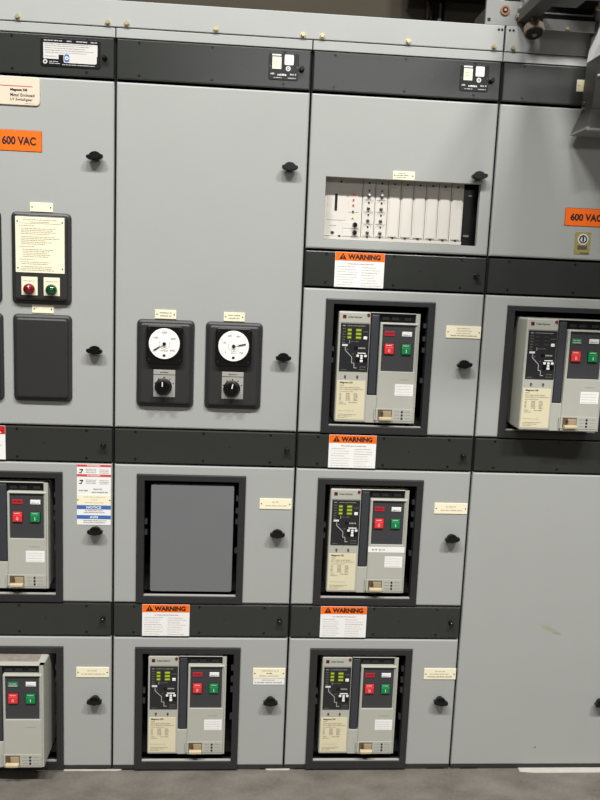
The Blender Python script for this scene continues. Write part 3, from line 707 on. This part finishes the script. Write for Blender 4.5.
    if sticker:
        b = MB(); b.plate(.184, .2415, .088, .125, yf + .0002, yf - .0006, 'white', .0002)
        for k in range(4): b.words(.187, .236, .118 - k * .0085, .0016, yf - .001, 'ink_faint', random.Random(k), 1)
        B(b, 'paper_sticker', root, 'white paper sticker')
    b = MB(); b.words(.196, .228, .139, .0018, yf - .0004, 'ink_soft', random.Random(8), 1); b.box(.1435, .162, yf - .0003, yf, .0, .0004, G)
    B(b, 'moulded_legend', fc)
    if strip:
        b = MB(); b.plate(.1287, .2465, .1385, .157, yf + .0002, yf - .0006, 'white', .0002); b.words(.141, .158, .1475, .006, yf - .001, 'ink_soft', random.Random(31), 1); b.words(.163, .182, .1475, .006, yf - .001, 'ink_soft', random.Random(32), 1)
        B(b, 'white_tape', root, 'white tape strip with writing')
    # padlock / racking shutter
    b = MB(); b.plate(.1235, .2455, .0085, .0465, yf + .0004, yf - .0012, G, .0006)
    b.plate(.1265, .128, .0085, .0465, yf, yf - .0016, 'ink_soft', 0)
    b.plate(.1345, .179, .0135, .0435, yf, yf - .0022, 'tan_dark', .0004)
    for k in range(3): b.cyl((.2105, yf - .001, .0375 - k * .0105), (.2105, yf - .0024, .0375 - k * .0105), .0034, .0034, 'ink', 10)
    rr = random.Random(12)
    for k in range(3): b.words(.187, .203, .0375 - k * .0105, .0018, yf - .0016, 'ink_soft', rr, 1); b.words(.219, .238, .0375 - k * .0105, .0018, yf - .0016, 'ink_soft', rr, 1)
    sh = B(b, 'lock_plate', root)
    b = MB(); b.plate(.1375, .1775, .0105, .020, yf - .001, yf - .016, 'tan', .003); b.plate(.150, .177, .019, .040, yf - .001, yf - .004, 'lever_brown', .001); b.cyl((.1475, yf - .002, .033), (.1475, yf - .009, .033), .004, .0035, 'bronze', 12)
    B(b, 'lock_lever', sh, 'tan lock lever', True)
    return root
breaker(0, 1, 'grey breaker set flush at the left edge, beside the red and blue notice sticker')
breaker(0, 0, 'grey breaker drawn out at the bottom left corner, its flag green', out=.074, opened=True, sticker=False, dz=.004)
breaker(1, 0, 'grey breaker in the bottom row, second from the left, beneath the blanked opening')
breaker(2, 2, 'grey breaker just below the control rack window, top of a stack of three')
breaker(2, 1, 'grey breaker with a white tape strip under its buttons, middle of a stack of three', strip=True)
breaker(2, 0, 'grey breaker in the bottom row, lowest of the stack of three at centre-right', sticker=True)
breaker(3, 2, 'grey breaker drawn out of the rightmost section, its flag green and display unlit', out=.068, opened=True, dz=.003)
# the drawn-out breaker at the lower left shows an upper vent deck
# ------------------------------------------------------------------ lifting carriage at upper right
lf = thing('breaker_lifter', 'grey overhead breaker lifting carriage with a roller, at the upper right above the rails', 'lifting hoist', (1.25, .0, 2.3565))
def LT(b): b.v = [(x - 1.25, y, z - 2.3565) for x, y, z in b.v]; return b
def LB(b, nm, lab=None, par=None, sm=False): return LT(b).build(nm, par or lf, lab, smooth=sm)
b = MB(); b.plate(1.057, 1.163, 2.3565, 2.424, .010, .0, 'lifter_grey', .001); b.box(1.0625, 1.0715, -.0006, 0, 2.3655, 2.3745, 'black')
ep = LB(b, 'end_plate', 'grey end plate')
b = MB(); b.ringdisc(1.112, 2.3975, .0085, .0135, .001, -.004, 'bronze', 24); b.cyl((1.112, .001, 2.3975), (1.112, -.003, 2.3975), .0085, .0085, 'black', 20); b.cyl((1.112, -.002, 2.3975), (1.112, -.007, 2.3975), .0045, .004, 'steel', 6)
LB(b, 'bushing', 'bronze ringed bushing', ep)
b = MB(); b.box(1.092, 1.112, .012, .05, 2.357, 2.75, 'lifter_grey'); b.box(1.172, 1.190, .012, .05, 2.357, 2.75, 'lifter_grey'); LB(b, 'upright', 'grey upright posts')
for x, z in ((1.158, 2.402), (1.152, 2.383)):
    b = MB(); b.cyl((x, .001, z), (x, -.006, z), .0095, .0095, 'steel', 16); b.cyl((x, -.006, z), (x, -.014, z), .0075, .0065, 'brass', 6); LB(b, 'bolt', 'bright bolt', ep)
b = MB(); b.box(1.21, 1.364, -.052, -.047, 2.336, 2.366, 'lifter_grey'); b.box(1.21, 1.364, -.047, -.030, 2.362, 2.366, 'black'); b.box(1.205, 1.364, -.034, -.030, 2.366, 2.384, 'black'); b.box(1.205, 1.362, -.038, -.030, 2.384, 2.3875, 'lifter_grey')
b.box(1.2, 1.7, .01, .03, 2.3572, 2.42, 'black_matte'); b.box(1.364, 1.370, -.056, -.02, 2.333, 2.369, 'lifter_dark'); b.box(1.21, 1.364, -.034, .011, 2.3575, 2.361, 'black')
cbm = LB(b, 'cross_channel', 'grey cross channel')
b = MB(); b.cyl((1.28, -.0515, 2.342), (1.28, -.060, 2.342), .006, .0045, 'brass', 12); LB(b, 'bolt', 'brass screw', cbm, True)
b = MB(); b.cyl((1.184, -.060, 2.322), (1.184, -.050, 2.343), .028, .028, 'rubber', 40, [(0, .0262), (.08, .0278), (.3, .0283), (.36, .0276), (.42, .0283), (.58, .0283), (.64, .0276), (.7, .0283), (.92, .0278), (1, .0262)])
b.cyl((1.184, -.0612, 2.3195), (1.184, -.0595, 2.323), .0225, .024, 'black', 32); b.cyl((1.184, -.0628, 2.316), (1.184, -.061, 2.320), .007, .007, 'steel', 12); b.cyl((1.184, -.050, 2.343), (1.184, -.045, 2.366), .007, .007, 'brass', 12)
LB(b, 'roller', 'brown rubber guide roller')
b = MB(); b.box(1.150, 1.196, -.85, -.03, 2.366, 2.396, 'lifter_dark'); b.box(1.150, 1.154, -.85, -.03, 2.396, 2.402, 'lifter_grey'); b.box(1.150, 1.205, -.03, .012, 2.366, 2.398, 'lifter_dark'); LB(b, 'arm', 'outrigger arm coloured dark for its shaded underside')  # dark colour on the arm stands in for shade on its underside
# hoist head: white cover, dark housing and flared skirt
def hull(b, top, bot, m):
    (x0, x1, y0, y1, z), (X0, X1, Y0_, Y1_, Z) = top, bot
    vs = [(x0, y0, z), (x1, y0, z), (x1, y1, z), (x0, y1, z), (X0, Y0_, Z), (X1, Y0_, Z), (X1, Y1_, Z), (X0, Y1_, Z)]
    b.add(vs, [(0, 1, 2, 3), (4, 5, 6, 7), (0, 1, 5, 4), (1, 2, 6, 5), (2, 3, 7, 6), (3, 0, 4, 7)], m)
b = MB(); hull(b, (1.380, 1.62, -.085, -.02, 2.43), (1.361, 1.62, -.115, -.02, 2.262), 'lifter_white'); LB(b, 'hoist_cover', 'white sloping hoist cover')
b = MB(); hull(b, (1.361, 1.62, -.105, -.02, 2.261), (1.356, 1.62, -.10, -.02, 2.120), 'lifter_dark'); b.box(1.376, 1.62, -.112, -.09, 2.252, 2.262, 'black'); b.box(1.362, 1.62, -.107, -.1, 2.205, 2.211, 'black')
b.cyl((1.364, -.1, 2.208), (1.364, -.110, 2.208), .004, .003, 'white', 10)
hh = LB(b, 'hoist_housing', 'dark grey hoist housing')
b = MB(); hull(b, (1.356, 1.62, -.10, -.02, 2.119), (1.333, 1.62, -.12, -.02, 2.062), 'lifter_dark'); b.box(1.331, 1.62, -.123, -.02, 2.055, 2.0615, 'lifter_grey'); b.cyl((1.338, -.1225, 2.0585), (1.338, -.128, 2.0585), .006, .006, 'lifter_grey', 10)
LB(b, 'hoist_skirt', 'flared grey skirt with ledge', )
for x, z in ((1.357, 2.145), (1.356, 2.128)):
    b = MB(); b.cyl((x + .001, -.04, z), (x - .005, -.04, z), .006, .006, 'steel', 10); LB(b, 'bolt', None, hh)
b = MB(); b.cyl((1.380, -.04, 2.405), (1.366, -.04, 2.405), .010, .008, 'brass', 12); LB(b, 'pivot_bolt', 'brass pivot bolt', hh)
b = MB(); b.box(1.19, 1.42, -.20, .62, 2.50, 2.56, 'lifter_dark'); LB(b, 'shade_deck', 'unseen dark carriage deck shaped to shade the cap rail')  # out-of-view bulk of the lifter, shaped to throw shade on the cap rail
b = MB(); b.box(1.29, 1.95, -.80, -.26, 2.43, 2.50, 'lifter_dark'); LB(b, 'shade_platform', 'unseen dark platform added to shade the rightmost upper door')  # added out of view to block light from the right section's upper door
# ------------------------------------------------------------------ the room
def plane_box(name, x0, x1, y0, y1, z0, z1, m):
    b = MB(); b.box(x0, x1, y0, y1, z0, z1, m); return struct(b.build(name))
plane_box('floor', -4, 5, -5, 2.0, -.1, 0, 'concrete')
plane_box('wall_back', -4, 5, 2.0, 2.1, 0, 4.2, 'wall_brown')
for k, (x0, x1, y) in enumerate(((1.352, 2.0, -.014), (-.24, .03, .0018), (.50, .58, .001))):
    b = MB(); r = random.Random(k); pts = []
    n = 14
    for i in range(n + 1):
        x = x0 + (x1 - x0) * i / n; pts.append((x, y + r.uniform(-.0008, .0008) - (.008 if k == 0 else .003) * (0.3 if i in (0, n) else 1), .0002))
    back = [(x, .0025, .0002) for x, _, _ in pts]
    vs = [p_ for p_ in pts] + back; vs += [(x, y_ + .001 if i <= n else y_, z + .003) for i, (x, y_, z) in enumerate(vs)]
    m_ = n + 1; fs = []
    for i in range(n):
        fs += [(i, i + 1, m_ + i + 1, m_ + i), (2 * m_ + i, 2 * m_ + i + 1, 3 * m_ + i + 1, 3 * m_ + i), (i, i + 1, 2 * m_ + i + 1, 2 * m_ + i), (m_ + i, m_ + i + 1, 3 * m_ + i + 1, 3 * m_ + i)]
    fs += [(0, m_, 3 * m_, 2 * m_), (n, m_ + n, 3 * m_ + n, 2 * m_ + n)]
    b.add(vs, fs, 'sealant'); struct(b.build('trim_%d' % (k + 1)))
# services on the rear wall
b = MB(); b.cyl((1.352, 1.95, 0.0), (1.352, 1.95, 4.2), .028, .028, 'black', 20); b.box(1.31, 1.394, 1.976, 2.0, 2.95, 2.99, 'black')
tag(b.build('wall_conduit', smooth=True), 'thick black vertical conduit on the brown rear wall, seen above the cap rail', 'conduit')
b = MB(); b.cyl((1.297, 1.985, 0.0), (1.297, 1.985, 4.2), .010, .010, 'tan_dark', 16)
tag(b.build('wall_pipe', smooth=True), 'thin brown vertical pipe beside the black conduit on the rear wall', 'pipe')
b = MB(); b.box(1.15, 5, 1.80, 1.92, 3.055, 3.2, 'black_matte'); b.box(1.15, 5, 1.78, 1.94, 3.05, 3.058, 'black')
tag(b.build('ceiling_beam'), 'black horizontal steel beam along the rear wall at the top edge', 'beam')
# ------------------------------------------------------------------ light
def area(name, loc, target, sx, sy, power, col=(1, .99, .965)):
    l = bpy.data.lights.new(name, 'AREA'); l.shape = 'RECTANGLE'; l.size = sx; l.size_y = sy; l.energy = power; l.color = col
    o = bpy.data.objects.new(name, l); C.objects.link(o); o.location = loc
    o.rotation_euler = (Vector(target) - Vector(loc)).to_track_quat('-Z', 'Y').to_euler(); return o
for lx, pw in ((-1.7, 250), (0.5, 170), (2.7, 250)):
    area('bay_lamp', (lx, -3.6, 6.4), (lx, -2.6, 0), 1.2, .3, pw * 1.36)
area('aisle_lamp', (1.9, -8.0, 4.1), (.6, 0, 1.4), 4.2, .5, 80)
w = bpy.data.worlds.new('room_light'); bpy.context.scene.world = w; w.use_nodes = True
wn = w.node_tree; bg = wn.nodes['Background']
tc = wn.nodes.new('ShaderNodeTexCoord'); sx = wn.nodes.new('ShaderNodeSeparateXYZ'); wn.links.new(tc.outputs['Generated'], sx.inputs['Vector'])
rp = wn.nodes.new('ShaderNodeValToRGB'); wn.links.new(sx.outputs['Z'], rp.inputs['Fac'])      # pale ceiling, dim far walls and floor
rp.color_ramp.elements[0].position = 0.0; rp.color_ramp.elements[0].color = (.06, .059, .056, 1)
rp.color_ramp.elements[1].position = 0.35; rp.color_ramp.elements[1].color = (.30, .298, .29, 1)
wn.links.new(rp.outputs['Color'], bg.inputs['Color']); bg.inputs['Strength'].default_value = .28
# ------------------------------------------------------------------ camera
cam = bpy.data.cameras.new('camera'); co = bpy.data.objects.new('camera', cam); C.objects.link(co)
R = Vector((0.99688491, -0.06756208, 0.04069207)); U = Vector((-0.02984961, 0.15436675, 0.98756261)); F = Vector((0.07300328, 0.9857009, -0.15186918))
mw = Matrix(((R.x, U.x, -F.x, 0.38428876), (R.y, U.y, -F.y, -2.42045956), (R.z, U.z, -F.z, 1.61026928), (0, 0, 0, 1)))
co.matrix_world = mw
cam.sensor_fit = 'HORIZONTAL'; cam.sensor_width = 36.0; cam.lens = 36.0 * 800.1356 / 600.0
cam.clip_start = 0.05
sc = bpy.context.scene; sc.camera = co
sc.view_settings.view_transform = 'Standard'; sc.view_settings.look = 'None'; sc.view_settings.gamma = 1
sc.view_settings.use_curve_mapping = False
sc.view_settings.exposure = -0.09
